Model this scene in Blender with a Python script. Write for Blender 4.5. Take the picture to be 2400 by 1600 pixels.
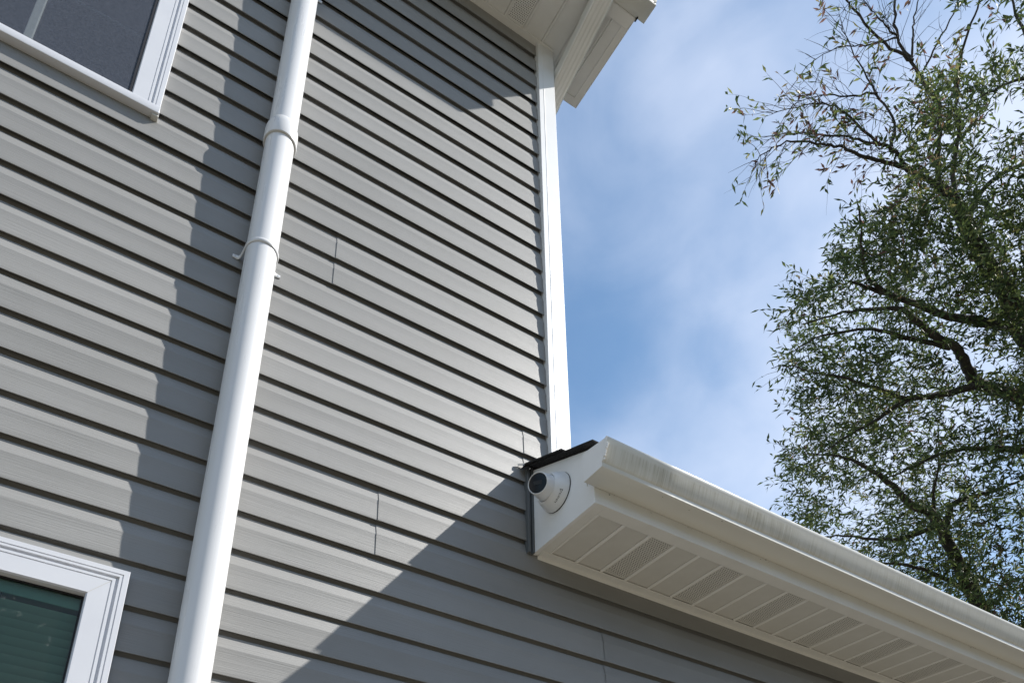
import bpy, bmesh, math, random
import numpy as np
from mathutils import Vector, Matrix, noise

random.seed(7)
RNG = np.random.default_rng(11)
for o in list(bpy.data.objects):
    bpy.data.objects.remove(o)
S = bpy.context.scene
COL = S.collection

# ------------------------------------------------------------------ camera
F_PX, PPX, PPY = 1875.14, 1030.92, 1646.58          # focal length and optical axis, in pixels of a 2400 wide picture
YAW, PITCH, ROLL, DIST = 0.4957, 0.4084, 0.0313, 1.7183
EYE = Vector((0, -DIST, 0))                         # z = 0 is eye height, the wall face is y = 0
GROUND = -1.65
cy, sy, cp, sp = math.cos(YAW), math.sin(YAW), math.cos(PITCH), math.sin(PITCH)
FWD = Vector((sy * cp, cy * cp, sp))
r0 = Vector((cy, -sy, 0))
u0 = r0.cross(FWD)
RGT = r0 * math.cos(ROLL) + u0 * math.sin(ROLL)
UPV = -r0 * math.sin(ROLL) + u0 * math.cos(ROLL)
cam = bpy.data.cameras.new("camera")
cam.sensor_fit = 'HORIZONTAL'
cam.sensor_width = 36
cam.lens = F_PX / 2400 * 36
cam.shift_x = (1200 - PPX) / 2400
cam.shift_y = (PPY - 800) / 2400
cam.clip_start, cam.clip_end = 0.05, 2000
camo = bpy.data.objects.new("camera", cam)
M = Matrix.Identity(4)
for i in range(3):
    M[i][0], M[i][1], M[i][2], M[i][3] = RGT[i], UPV[i], -FWD[i], EYE[i]
camo.matrix_world = M
COL.objects.link(camo)
S.camera = camo


def along(px, py, d):
    """A world point d metres from the eye, in the direction of a picture point."""
    v = RGT * ((px - PPX) / F_PX) - UPV * ((py - PPY) / F_PX) + FWD
    return EYE + v.normalized() * d


# ------------------------------------------------------------------ light
SUN_T, SUN_Q = 1.946, 2.11
sun_dir = Vector((SUN_T, -1, SUN_Q)).normalized()
SUN_EL = math.asin(sun_dir.z)
SUN_AZ = math.atan2(sun_dir.x, sun_dir.y)           # clockwise from +y
S.view_settings.view_transform = 'Standard'
S.view_settings.look = 'None'
S.view_settings.exposure = 0.70
S.view_settings.gamma = 1
S.view_settings.use_curve_mapping = False
W = bpy.data.worlds.new("World")
S.world = W
W.use_nodes = True
nt = W.node_tree
nt.nodes.clear()
def wn(t, **k):
    n = nt.nodes.new(t)
    for a, b in k.items():
        setattr(n, a, b)
    return n
sky = wn('ShaderNodeTexSky', sky_type='NISHITA', sun_disc=False, sun_elevation=SUN_EL, sun_rotation=SUN_AZ)
sky.air_density, sky.dust_density, sky.ozone_density, sky.altitude = 1.0, 0.25, 1.25, 100
bg_sky = wn('ShaderNodeBackground'); bg_sky.inputs[1].default_value = 0.115
bg_cl = wn('ShaderNodeBackground'); bg_cl.inputs[0].default_value = (0.77, 0.84, 1.0, 1); bg_cl.inputs[1].default_value = 0.74
mixb = wn('ShaderNodeMixShader')
tc = wn('ShaderNodeTexCoord')
mp = wn('ShaderNodeMapping'); mp.inputs['Scale'].default_value = (1.0, 1.0, 1.25); mp.inputs['Location'].default_value = (0.29, -2.80, -1.53)
n1 = wn('ShaderNodeTexNoise'); n1.inputs['Scale'].default_value = 2.1; n1.inputs['Detail'].default_value = 7; n1.inputs['Roughness'].default_value = 0.48; n1.inputs['Distortion'].default_value = 0.12
n2 = wn('ShaderNodeTexNoise'); n2.inputs['Scale'].default_value = 7.5; n2.inputs['Detail'].default_value = 5; n2.inputs['Roughness'].default_value = 0.5; n2.inputs['Distortion'].default_value = 0.6
addn = wn('ShaderNodeMath', operation='MULTIPLY_ADD'); addn.inputs[1].default_value = 0.22
cr = wn('ShaderNodeMapRange', interpolation_type='SMOOTHSTEP')
cr.inputs['From Min'].default_value = 0.385; cr.inputs['From Max'].default_value = 0.93
cr.inputs['To Min'].default_value = 0.02; cr.inputs['To Max'].default_value = 0.86
out = wn('ShaderNodeOutputWorld')
L = nt.links.new
L(tc.outputs['Generated'], mp.inputs[0]); L(mp.outputs[0], n1.inputs['Vector']); L(mp.outputs[0], n2.inputs['Vector'])
L(n2.outputs['Fac'], addn.inputs[0]); L(n1.outputs['Fac'], addn.inputs[2]); L(addn.outputs[0], cr.inputs['Value'])
tint = wn('ShaderNodeMix', data_type='RGBA', blend_type='MULTIPLY'); tint.inputs['Factor'].default_value = 1; tint.inputs['B'].default_value = (0.86, 1.02, 1.03, 1)
L(sky.outputs[0], tint.inputs['A']); L(tint.outputs['Result'], bg_sky.inputs[0]); L(bg_sky.outputs[0], mixb.inputs[1]); L(bg_cl.outputs[0], mixb.inputs[2])
L(cr.outputs[0], mixb.inputs[0]); L(mixb.outputs[0], out.inputs[0])
sl = bpy.data.lights.new("sun", 'SUN')
sl.energy, sl.angle, sl.color = 4.6, math.radians(0.53), (1.0, 0.965, 0.91)
so = bpy.data.objects.new("sun", sl)
so.rotation_euler = (-sun_dir).to_track_quat('-Z', 'Y').to_euler()
so.location = (6, -6, 9)
COL.objects.link(so)


# ------------------------------------------------------------------ materials
def mat(name, color, rough=0.5, spec=0.5, **k):
    m = bpy.data.materials.new(name)
    m.use_nodes = True
    b = m.node_tree.nodes['Principled BSDF']
    b.inputs['Base Color'].default_value = (*color, 1)
    b.inputs['Roughness'].default_value = rough
    b.inputs['Specular IOR Level'].default_value = spec
    return m, m.node_tree, b


def ramp(nt, fac, stops):
    r = nt.nodes.new('ShaderNodeValToRGB')
    while len(r.color_ramp.elements) < len(stops):
        r.color_ramp.elements.new(0.5)
    for e, (p, c) in zip(r.color_ramp.elements, stops):
        e.position = p
        e.color = (*c, 1)
    nt.links.new(fac, r.inputs[0])
    return r.outputs[0]


def noise_tex(nt, scale, detail=4, rough=0.55, mapscale=(1, 1, 1), dist=0.0, coord='Object'):
    t = nt.nodes.new('ShaderNodeTexCoord')
    m = nt.nodes.new('ShaderNodeMapping')
    m.inputs['Scale'].default_value = mapscale
    n = nt.nodes.new('ShaderNodeTexNoise')
    n.inputs['Scale'].default_value = scale
    n.inputs['Detail'].default_value = detail
    n.inputs['Roughness'].default_value = rough
    n.inputs['Distortion'].default_value = dist
    nt.links.new(t.outputs[coord], m.inputs[0])
    nt.links.new(m.outputs[0], n.inputs['Vector'])
    return n.outputs['Fac']


def bump(nt, b, h, strength, distance):
    bp = nt.nodes.new('ShaderNodeBump')
    bp.inputs['Strength'].default_value = strength
    bp.inputs['Distance'].default_value = distance
    nt.links.new(h, bp.inputs['Height'])
    nt.links.new(bp.outputs[0], b.inputs['Normal'])


# grey vinyl with an embossed wood grain
SIDING, t_, b_ = mat('grey_vinyl', (0.27, 0.268, 0.26), 0.50, 0.38)
oi = t_.nodes.new('ShaderNodeObjectInfo')
base = ramp(t_, oi.outputs['Random'], [(0, (0.246, 0.243, 0.235)), (1, (0.280, 0.276, 0.267))])
gr = noise_tex(t_, 1.0, 5, 0.62, (5, 60, 260), 0.4)
dirt = noise_tex(t_, 1.0, 4, 0.6, (3.0, 3, 8.0), 0.3)
mx = t_.nodes.new('ShaderNodeMix'); mx.data_type = 'RGBA'; mx.blend_type = 'MULTIPLY'
mx.inputs['Factor'].default_value = 1
t_.links.new(base, mx.inputs['A'])
t_.links.new(ramp(t_, dirt, [(0.25, (0.90, 0.90, 0.89)), (0.7, (1.03, 1.03, 1.03))]), mx.inputs['B'])
t_.links.new(mx.outputs['Result'], b_.inputs['Base Color'])
bump(t_, b_, gr, 0.55, 0.0016)

WHITE, t_, b_ = mat('white_trim', (0.80, 0.80, 0.80), 0.38, 0.45)
nz = noise_tex(t_, 6, 5, 0.6)
t_.links.new(ramp(t_, nz, [(0.3, (0.76, 0.765, 0.765)), (0.7, (0.82, 0.82, 0.825))]), b_.inputs['Base Color'])

VINYL_WIN, t_, b_ = mat('white_window_vinyl', (0.78, 0.79, 0.82), 0.33, 0.5)
nz = noise_tex(t_, 9, 5, 0.6)
t_.links.new(ramp(t_, nz, [(0.3, (0.60, 0.61, 0.645)), (0.7, (0.64, 0.65, 0.68))]), b_.inputs['Base Color'])

PVC, t_, b_ = mat('white_pvc_pipe', (0.78, 0.78, 0.79), 0.28, 0.55)
nz = noise_tex(t_, 4, 6, 0.65, (1, 1, 0.25))
t_.links.new(ramp(t_, nz, [(0.3, (0.64, 0.645, 0.65)), (0.7, (0.70, 0.70, 0.705))]), b_.inputs['Base Color'])
nz2 = noise_tex(t_, 30, 4, 0.6, (1, 1, 0.1))
t_.links.new(ramp(t_, nz2, [(0.3, (0.24, 0.24, 0.24)), (0.7, (0.36, 0.36, 0.36))]), b_.inputs['Roughness'])

# painted aluminium of soffit, fascia, gutter; slightly yellowed and dusty
ALU, t_, b_ = mat('white_aluminium', (0.72, 0.71, 0.67), 0.42, 0.45)
nz = noise_tex(t_, 7, 6, 0.62, (1, 1, 1))
t_.links.new(ramp(t_, nz, [(0.3, (0.72, 0.715, 0.69)), (0.7, (0.79, 0.785, 0.76))]), b_.inputs['Base Color'])

PAN, t_, b_ = mat('soffit_pan_paint', (0.66, 0.65, 0.62), 0.5, 0.35)  # pans toned down so the beads look lit beside them
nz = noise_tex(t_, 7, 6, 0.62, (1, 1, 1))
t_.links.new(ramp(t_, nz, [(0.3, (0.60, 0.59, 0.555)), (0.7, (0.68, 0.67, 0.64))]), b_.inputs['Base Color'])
BEAD, t_, b_ = mat('lit_bead_paint', (0.86, 0.855, 0.835), 0.35, 0.5)  # light on the beads is put into this paler colour

# gutter face with vertical run marks
GUT, t_, b_ = mat('stained_gutter_aluminium', (0.7, 0.69, 0.65), 0.2, 0.38)
st = noise_tex(t_, 1.0, 4, 0.72, (190, 1.2, 5.0), 0.1)
big = noise_tex(t_, 1.0, 3, 0.5, (2.3, 1, 9), 0.0)
mul = t_.nodes.new('ShaderNodeMath'); mul.operation = 'MULTIPLY_ADD'
mul.inputs[1].default_value = 0.85
t_.links.new(big, mul.inputs[0]); t_.links.new(st, mul.inputs[2])
tcg = t_.nodes.new('ShaderNodeTexCoord'); sep = t_.nodes.new('ShaderNodeSeparateXYZ')
t_.links.new(tcg.outputs['Object'], sep.inputs[0])
fm = t_.nodes.new('ShaderNodeMapRange')              # the runs are on the face, beyond the step
fm.inputs['From Min'].default_value = -0.384; fm.inputs['From Max'].default_value = -0.388
t_.links.new(sep.outputs['Y'], fm.inputs['Value'])
gm_ = t_.nodes.new('ShaderNodeMix'); gm_.data_type = 'RGBA'
fm2 = t_.nodes.new('ShaderNodeMapRange')             # and stop below the rolled lip
fm2.inputs['From Min'].default_value = -0.4105; fm2.inputs['From Max'].default_value = -0.4075
t_.links.new(sep.outputs['Y'], fm2.inputs['Value'])
fmm = t_.nodes.new('ShaderNodeMath'); fmm.operation = 'MULTIPLY'
t_.links.new(fm.outputs[0], fmm.inputs[0]); t_.links.new(fm2.outputs[0], fmm.inputs[1])
t_.links.new(fmm.outputs[0], gm_.inputs['Factor'])
half = t_.nodes.new('ShaderNodeMath'); half.operation = 'MULTIPLY'; half.inputs[1].default_value = 0.7
t_.links.new(mul.outputs[0], half.inputs[0])
gm_.inputs['A'].default_value = (0.68, 0.67, 0.625, 1)
t_.links.new(ramp(t_, half.outputs[0], [(0.62, (0.68, 0.665, 0.61)), (0.76, (0.59, 0.57, 0.50)), (0.90, (0.40, 0.37, 0.30))]), gm_.inputs['B'])
t_.links.new(gm_.outputs['Result'], b_.inputs['Base Color'])
rg = noise_tex(t_, 40, 3, 0.6)
t_.links.new(ramp(t_, rg, [(0.3, (0.15, 0.15, 0.15)), (0.7, (0.24, 0.24, 0.24))]), b_.inputs['Roughness'])

SHINGLE, t_, b_ = mat('dark_asphalt_shingle', (0.028, 0.028, 0.03), 0.95, 0.1)
nz = noise_tex(t_, 220, 2, 0.5)
t_.links.new(ramp(t_, nz, [(0.3, (0.014, 0.014, 0.016)), (0.75, (0.055, 0.053, 0.052))]), b_.inputs['Base Color'])
bump(t_, b_, nz, 0.6, 0.003)
DARKIN, t_, b_ = mat('dim_room_wall', (0.16, 0.16, 0.15), 0.9, 0.1)
SHEATH, t_, b_ = mat('black_sheathing', (0.02, 0.02, 0.02), 0.95, 0.1)
GASKET, t_, b_ = mat('black_gasket', (0.015, 0.015, 0.018), 0.6, 0.3)
BLIND, t_, b_ = mat('cream_blind', (0.62, 0.62, 0.57), 0.55, 0.3)
SASH, t_, b_ = mat('pale_sash', (0.62, 0.70, 0.70), 0.4, 0.4)
CAMW, t_, b_ = mat('white_camera_shell', (0.74, 0.75, 0.76), 0.35, 0.5)
CAMB, t_, b_ = mat('black_camera_window', (0.006, 0.006, 0.007), 0.12, 0.18)
CAML, t_, b_ = mat('dark_lens', (0.012, 0.012, 0.014), 0.35, 0.25)
INK, t_, b_ = mat('grey_print', (0.06, 0.06, 0.065), 0.6, 0.3)
SCREW, t_, b_ = mat('zinc_screw', (0.5, 0.5, 0.5), 0.35, 0.5)
b_.inputs['Metallic'].default_value = 0.8
CAULK, t_, b_ = mat('old_caulk', (0.55, 0.54, 0.50), 0.6, 0.3)
SLATE, t_, b_ = mat('slate_grey_channel', (0.10, 0.108, 0.112), 0.5, 0.3)
DEBRIS, t_, b_ = mat('dark_leaf_litter', (0.05, 0.045, 0.04), 0.9, 0.1)

GRASS, t_, b_ = mat('lawn', (0.10, 0.11, 0.055), 0.95, 0.1)
nz = noise_tex(t_, 0.9, 8, 0.7)
t_.links.new(ramp(t_, nz, [(0.3, (0.145, 0.128, 0.098)), (0.7, (0.190, 0.170, 0.132))]), b_.inputs['Base Color'])

BARK, t_, b_ = mat('grey_brown_bark', (0.07, 0.06, 0.05), 0.9, 0.15)
nz = noise_tex(t_, 9, 6, 0.7, (1, 1, 0.35))
t_.links.new(ramp(t_, nz, [(0.3, (0.035, 0.031, 0.028)), (0.7, (0.105, 0.094, 0.083))]), b_.inputs['Base Color'])
bump(t_, b_, nz, 0.7, 0.02)

LEAF = bpy.data.materials.new('willow_leaf')
LEAF.use_nodes = True
t_ = LEAF.node_tree
t_.nodes.clear()
at = t_.nodes.new('ShaderNodeAttribute'); at.attribute_name = 'tint'
lc = ramp(t_, at.outputs['Fac'], [(0.0, (0.042, 0.064, 0.022)), (0.40, (0.078, 0.112, 0.036)), (0.70, (0.170, 0.200, 0.066)), (0.84, (0.23, 0.20, 0.080)), (0.93, (0.14, 0.085, 0.055)), (1.0, (0.155, 0.085, 0.070))])
df = t_.nodes.new('ShaderNodeBsdfPrincipled'); df.inputs['Roughness'].default_value = 0.52; df.inputs['Specular IOR Level'].default_value = 0.35
tr = t_.nodes.new('ShaderNodeBsdfTranslucent')
mxs = t_.nodes.new('ShaderNodeMixShader'); mxs.inputs[0].default_value = 0.54
ou = t_.nodes.new('ShaderNodeOutputMaterial')
t_.links.new(lc, df.inputs['Base Color']); t_.links.new(lc, tr.inputs[0])
t_.links.new(df.outputs[0], mxs.inputs[1]); t_.links.new(tr.outputs[0], mxs.inputs[2]); t_.links.new(mxs.outputs[0], ou.inputs[0])


def glass(name, tint, dirt_amount):
    m = bpy.data.materials.new(name)
    m.use_nodes = True
    t = m.node_tree
    t.nodes.clear()
    tp = t.nodes.new('ShaderNodeBsdfTransparent'); tp.inputs[0].default_value = (*tint, 1)
    gl = t.nodes.new('ShaderNodeBsdfGlossy'); gl.inputs['Roughness'].default_value = 0.01
    fr = t.nodes.new('ShaderNodeFresnel'); fr.inputs[0].default_value = 1.42
    m1 = t.nodes.new('ShaderNodeMixShader')
    t.links.new(fr.outputs[0], m1.inputs[0]); t.links.new(tp.outputs[0], m1.inputs[1]); t.links.new(gl.outputs[0], m1.inputs[2])
    dd = t.nodes.new('ShaderNodeBsdfDiffuse'); dd.inputs[0].default_value = (0.5, 0.52, 0.5, 1)
    a = noise_tex(t, 55, 3, 0.65)
    b = noise_tex(t, 9, 4, 0.6)
    mm = t.nodes.new('ShaderNodeMath'); mm.operation = 'MULTIPLY'
    t.links.new(a, mm.inputs[0]); t.links.new(b, mm.inputs[1])
    mr = t.nodes.new('ShaderNodeMapRange'); mr.inputs['From Min'].default_value = 0.33; mr.inputs['From Max'].default_value = 0.46
    mr.inputs['To Min'].default_value = 0.012; mr.inputs['To Max'].default_value = dirt_amount
    t.links.new(mm.outputs[0], mr.inputs['Value'])
    m2 = t.nodes.new('ShaderNodeMixShader')
    t.links.new(mr.outputs[0], m2.inputs[0]); t.links.new(m1.outputs[0], m2.inputs[1]); t.links.new(dd.outputs[0], m2.inputs[2])
    o = t.nodes.new('ShaderNodeOutputMaterial')
    t.links.new(m2.outputs[0], o.inputs[0])
    return m


GLASS_LOW = glass('green_tinted_glass', (0.46, 0.69, 0.62), 0.16)
GLASS_UP = glass('clear_glass', (0.55, 0.62, 0.62), 0.05)

SCREENM = bpy.data.materials.new('insect_mesh')
SCREENM.use_nodes = True
t_ = SCREENM.node_tree
t_.nodes.clear()
d_ = t_.nodes.new('ShaderNodeBsdfDiffuse')
nz = noise_tex(t_, 160, 3, 0.7)
t_.links.new(ramp(t_, nz, [(0.25, (0.075, 0.088, 0.115)), (0.75, (0.135, 0.15, 0.185))]), d_.inputs[0])
p_ = t_.nodes.new('ShaderNodeBsdfTransparent')
x_ = t_.nodes.new('ShaderNodeMixShader'); x_.inputs[0].default_value = 0.62
o_ = t_.nodes.new('ShaderNodeOutputMaterial')
t_.links.new(p_.outputs[0], x_.inputs[1]); t_.links.new(d_.outputs[0], x_.inputs[2]); t_.links.new(x_.outputs[0], o_.inputs[0])


# ------------------------------------------------------------------ mesh helpers
class MB:
    def __init__(s):
        s.v, s.f = [], []

    def add(s, vs, fs):
        n = len(s.v)
        s.v += [tuple(p) for p in vs]
        s.f += [tuple(i + n for i in f) for f in fs]
        return s

    def box(s, x0, x1, y0, y1, z0, z1):
        return s.add([(x0, y0, z0), (x1, y0, z0), (x1, y1, z0), (x0, y1, z0), (x0, y0, z1), (x1, y0, z1), (x1, y1, z1), (x0, y1, z1)],
                     [(0, 3, 2, 1), (4, 5, 6, 7), (0, 1, 5, 4), (1, 2, 6, 5), (2, 3, 7, 6), (3, 0, 4, 7)])

    def prism(s, poly, a0, a1, axis='x', closed=True):
        n = len(poly)
        def pt(p, a):
            return {'x': (a, p[0], p[1]), 'y': (p[0], a, p[1]), 'z': (p[0], p[1], a)}[axis]
        vs = [pt(p, a0) for p in poly] + [pt(p, a1) for p in poly]
        m = n if closed else n - 1
        fs = [(i, (i + 1) % n, n + (i + 1) % n, n + i) for i in range(m)]
        if closed:
            fs += [tuple(range(n))[::-1], tuple(range(n, 2 * n))]
        return s.add(vs, fs)

    def lathe(s, prof, origin, axis, seg=40, cap0=False, cap1=False):
        """prof: (radius, distance along axis)."""
        ax = Vector(axis).normalized()
        u = ax.orthogonal().normalized()
        w = ax.cross(u)
        o = Vector(origin)
        vs = []
        for r, d in prof:
            for k in range(seg):
                a = 2 * math.pi * k / seg
                vs.append(o + ax * d + (u * math.cos(a) + w * math.sin(a)) * r)
        fs = []
        for i in range(len(prof) - 1):
            for k in range(seg):
                k2 = (k + 1) % seg
                fs.append((i * seg + k, i * seg + k2, (i + 1) * seg + k2, (i + 1) * seg + k))
        if cap0:
            fs.append(tuple(range(seg))[::-1])
        if cap1:
            fs.append(tuple(range((len(prof) - 1) * seg, len(prof) * seg)))
        return s.add(vs, fs)

    def tube(s, pts, rad, seg=6):
        pts = [Vector(p) for p in pts]
        n = len(pts)
        up = Vector((0.31, 0.17, 0.93))
        vs = []
        for i, p in enumerate(pts):
            t = (pts[min(i + 1, n - 1)] - pts[max(i - 1, 0)])
            t = t.normalized() if t.length > 1e-9 else Vector((0, 0, 1))
            a = t.cross(up)
            a = a.normalized() if a.length > 1e-4 else t.orthogonal().normalized()
            b = t.cross(a)
            for k in range(seg):
                g = 2 * math.pi * k / seg
                vs.append(p + (a * math.cos(g) + b * math.sin(g)) * rad[i])
        fs = []
        for i in range(n - 1):
            for k in range(seg):
                k2 = (k + 1) % seg
                fs.append((i * seg + k, i * seg + k2, (i + 1) * seg + k2, (i + 1) * seg + k))
        fs.append(tuple(range(seg)))
        fs.append(tuple(range((n - 1) * seg, n * seg))[::-1])
        return s.add(vs, fs)

    def mesh(s, name, m, smooth=None):
        me = bpy.data.meshes.new(name)
        me.from_pydata(s.v, [], s.f)
        bm = bmesh.new(); bm.from_mesh(me)
        bmesh.ops.recalc_face_normals(bm, faces=bm.faces)
        bm.to_mesh(me); bm.free()
        me.materials.append(m)
        if smooth is not None:
            me.polygons.foreach_set('use_smooth', [True] * len(me.polygons))
            me.set_sharp_from_angle(angle=math.radians(smooth))
        return me

    def build(s, name, m, parent=None, smooth=None, bevel=0, **props):
        return link(name, s.mesh(name, m, smooth), parent, bevel, **props)


def link(name, me, parent=None, bevel=0, loc=None, **props):
    o = bpy.data.objects.new(name, me)
    COL.objects.link(o)
    o.parent = parent
    if loc is not None:
        o.location = loc
    if bevel:
        b = o.modifiers.new('bevel', 'BEVEL')
        b.width, b.segments, b.limit_method, b.angle_limit = bevel, 2, 'ANGLE', math.radians(40)
    for k, v in props.items():
        o[k] = v
    return o


def empty(name, loc=(0, 0, 0), **props):
    o = bpy.data.objects.new(name, None)
    COL.objects.link(o)
    o.location = loc
    o.empty_display_size = 0.2
    for k, v in props.items():
        o[k] = v
    return o


# ------------------------------------------------------------------ ground
g = MB()
g.add([(-400, -400, GROUND), (400, -400, GROUND), (400, 400, GROUND), (-400, 400, GROUND)], [(0, 1, 2, 3)])
g.build('ground', GRASS, None, kind='structure', label='lawn around the house')

# unseen trees added behind the viewer to block low sky and deepen the shade
HEDGE, t_, b_ = mat('dark_green_foliage_mass', (0.05, 0.065, 0.03), 0.9, 0.15)
nz = noise_tex(t_, 2.2, 6, 0.7)
t_.links.new(ramp(t_, nz, [(0.3, (0.028, 0.038, 0.018)), (0.7, (0.075, 0.09, 0.042))]), b_.inputs['Base Color'])
tl = MB()
NA, NH = 150, 16
for i in range(NA + 1):
    a = math.radians(-142 + 150 * i / NA)
    top = 8.5 + 3.0 * noise.noise(Vector((i * 0.13, 3, 1))) + 1.4 * noise.noise(Vector((i * 0.5, 7, 2)))
    for j in range(NH + 1):
        f = j / NH
        rr = 22 - 2.6 * math.sin(min(f, 0.9) * math.pi / 0.9) + 1.6 * noise.noise(Vector((i * 0.45, j * 0.55, 5))) + (3.5 if j == NH else 0)
        tl.v.append((3 + rr * math.cos(a), -2 + rr * math.sin(a), GROUND - 0.1 + top * min(1, f * 1.06) + 0.5 * noise.noise(Vector((i * 0.8, j * 0.9, 8))) * (j > 0)))
for i in range(NA):
    for j in range(NH):
        q = i * (NH + 1) + j
        tl.f.append((q, q + NH + 1, q + NH + 2, q + 1))
tl.build('sky_block_treeline', HEDGE, None, smooth=180, kind='stuff', label='dark green row of trees added out of view to block the low sky')

# ------------------------------------------------------------------ the house
house = empty('house', (0, 0, 0), label='grey vinyl sided two storey house with white trim and a low eave', category='house')
H = 0.1143
Z0 = 3.5236
SOF_U, SOF_L = 4.1763, 1.4245
CORNER = 1.400
XL, XR = -3.2, 5.6
ROOF_M = 0.438
def roof_z(y):                                       # top line of the end cap
    return 1.746 + ROOF_M * y

WU = (-1.06, -0.0690, 2.459, 3.74)                   # outer edges of the casings: x0, x1, z0, z1
WL = (-0.92, 0.1150, -0.34, 0.9675)

# one backing wall with the two window openings left open
wb = MB()
for x0, x1, z0, z1 in [(XL, XR, GROUND, -0.265), (XL, -0.844, -0.265, 0.888), (0.039, XR, -0.265, 0.888), (XL, XR, 0.888, 1.70),
                       (XL, 1.385, 1.70, 2.486), (XL, -0.984, 2.486, 3.664), (-0.145, 1.385, 2.486, 3.664), (XL, 1.385, 3.664, 4.3)]:
    wb.box(x0, x1, 0.019, 0.11, z0, z1)
wb.build('wall', SHEATH, house)
sw = MB()
sw.box(1.30, 1.386, 0.12, 7.0, 1.6, 4.3)
sw.build('side_wall', SHEATH, house)

# siding: double dutch lap panels, two courses each
D_ = 0.0168
def course_profile(zt, first, last):
    p = [(D_ + 0.0008, zt + 0.022)] if first else []
    p += [(D_, zt + 0.017), (D_, zt - 0.0080), (0.0106, zt - 0.0094), (0.0099, zt - 0.0106), (0.0021, zt - 0.0440), (0.0021, zt - 0.0458), (0.0026, zt - 0.056), (0.0021, zt - 0.076), (0.0008, zt - 0.100), (0.0001, zt - 0.1115),
          (0.0003, zt - 0.1137), (0.0012, zt - H), (0.0026, zt - H + 0.0004), (0.0034, zt - H + 0.0130)]
    return p

def clip(poly, lo, hi):
    outp = []
    for (ya, za), (yb, zb) in zip(poly, poly[1:]):
        a, b = (ya, za), (yb, zb)
        top, bot = (a, b) if za >= zb else (b, a)
        if bot[1] >= hi or top[1] <= lo:
            continue
        def at(z):
            f = (z - bot[1]) / max(top[1] - bot[1], 1e-9)
            return (bot[0] + (top[0] - bot[0]) * f, z)
        t2 = at(hi) if top[1] > hi else top
        b2 = at(lo) if bot[1] < lo else bot
        seg = [t2, b2] if za >= zb else [b2, t2]
        if not outp or outp[-1] != seg[0]:
            outp.append(seg[0])
        outp.append(seg[1])
    return outp

def wave(x, z, s):
    return noise.noise(Vector((x * 1.7, z * 3.0, s))) * 0.0011

def siding_panel(k, x0, x1, dy=0.0, zmax=None):
    zt = Z0 - H * k
    prof = course_profile(zt, True, False) + course_profile(zt - H, False, True)
    if zmax is not None:
        prof = clip(prof, -99, zmax)
    zlo, zhi = zt - 2 * H, zt
    cuts = [(x0, x1, [(-99, 99)])]
    for wx0, wx1, wz0, wz1 in (WU, WL):
        a, b, lo, hi = wx0 + 0.012, wx1 - 0.012, wz0 + 0.012, wz1 - 0.012
        if zlo < hi and zhi > lo:
            new = []
            for c0, c1, zr in cuts:
                if c1 <= a or c0 >= b:
                    new.append((c0, c1, zr)); continue
                if c0 < a: new.append((c0, a, zr))
                if c1 > b: new.append((b, c1, zr))
                m0, m1 = max(c0, a), min(c1, b)
                rr = []
                if zhi > hi: rr.append((hi, 99))
                if zlo < lo: rr.append((-99, lo))
                if rr: new.append((m0, m1, rr))
            cuts = new
    s = k * 3.7
    for c0, c1, zr in cuts:
        for lo, hi in zr:
            pr = clip(prof, lo, hi)
            if len(pr) < 2:
                continue
            n = max(1, int(math.ceil((c1 - c0) / 0.16)))
            vs, fs = [], []
            for i in range(n + 1):
                x = c0 + (c1 - c0) * i / n
                for (y, z) in pr:
                    vs.append((x, y + dy + wave(x, z, s) * (0.2 if y > D_ - 0.001 else 1), z + wave(x * 0.8, 9.1, s) * 0.9))
            q = len(pr)
            for i in range(n):
                for j in range(q - 1):
                    fs.append((i * q + j, i * q + j + 1, (i + 1) * q + j + 1, (i + 1) * q + j))
            MB().add(vs, fs).build('siding_panel', SIDING, house, smooth=9)

seams = {10: 0.5080, 14: 1.2155, 18: 0.7135, 20: 1.5080}
for k in range(-6, 46, 2):
    right = 1.3140 if k <= 14 else (1.30 if k == 16 else XR)
    xs = [XL]
    if k in seams:
        xs.append(seams[k])
    else:
        xs.append(random.uniform(-2.2, -1.3))
    while right - xs[-1] > 3.66:
        xs.append(xs[-1] + 3.66)
    xs.append(right)
    for i in range(len(xs) - 1):
        gap = 0.010
        siding_panel(k, xs[i], xs[i + 1] + (gap if i < len(xs) - 2 else 0), dy=0.0002 - 0.0019 * i,
                     zmax=SOF_U - 0.002 if k == -6 else None)
# the side wall's siding, hidden from here behind the corner
for k in range(-4, 16, 2):
    zt = Z0 - H * k
    prof = course_profile(zt, True, False) + course_profile(zt - H, False, True)
    mb = MB().prism([(1.3865 + (D_ - y), z) for y, z in prof], 0.09, 6.8, 'y', closed=False)
    mb.build('siding_panel', SIDING, house, smooth=24)

# white corner post
cpz0 = 1.735
cpb = MB()
cpb.prism([(1.3155, 0.015), (1.3155, -0.0165), (1.3380, -0.0165), (1.3390, -0.0178), (1.3412, -0.0178), (1.3424, -0.0165), (CORNER, -0.0165),
           (CORNER, 0.004), (1.4010, 0.085), (1.388, 0.085), (1.388, 0.015)], cpz0, SOF_U - 0.001, 'z')
cpb.build('corner_post', WHITE, house, bevel=0.0012)

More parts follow.
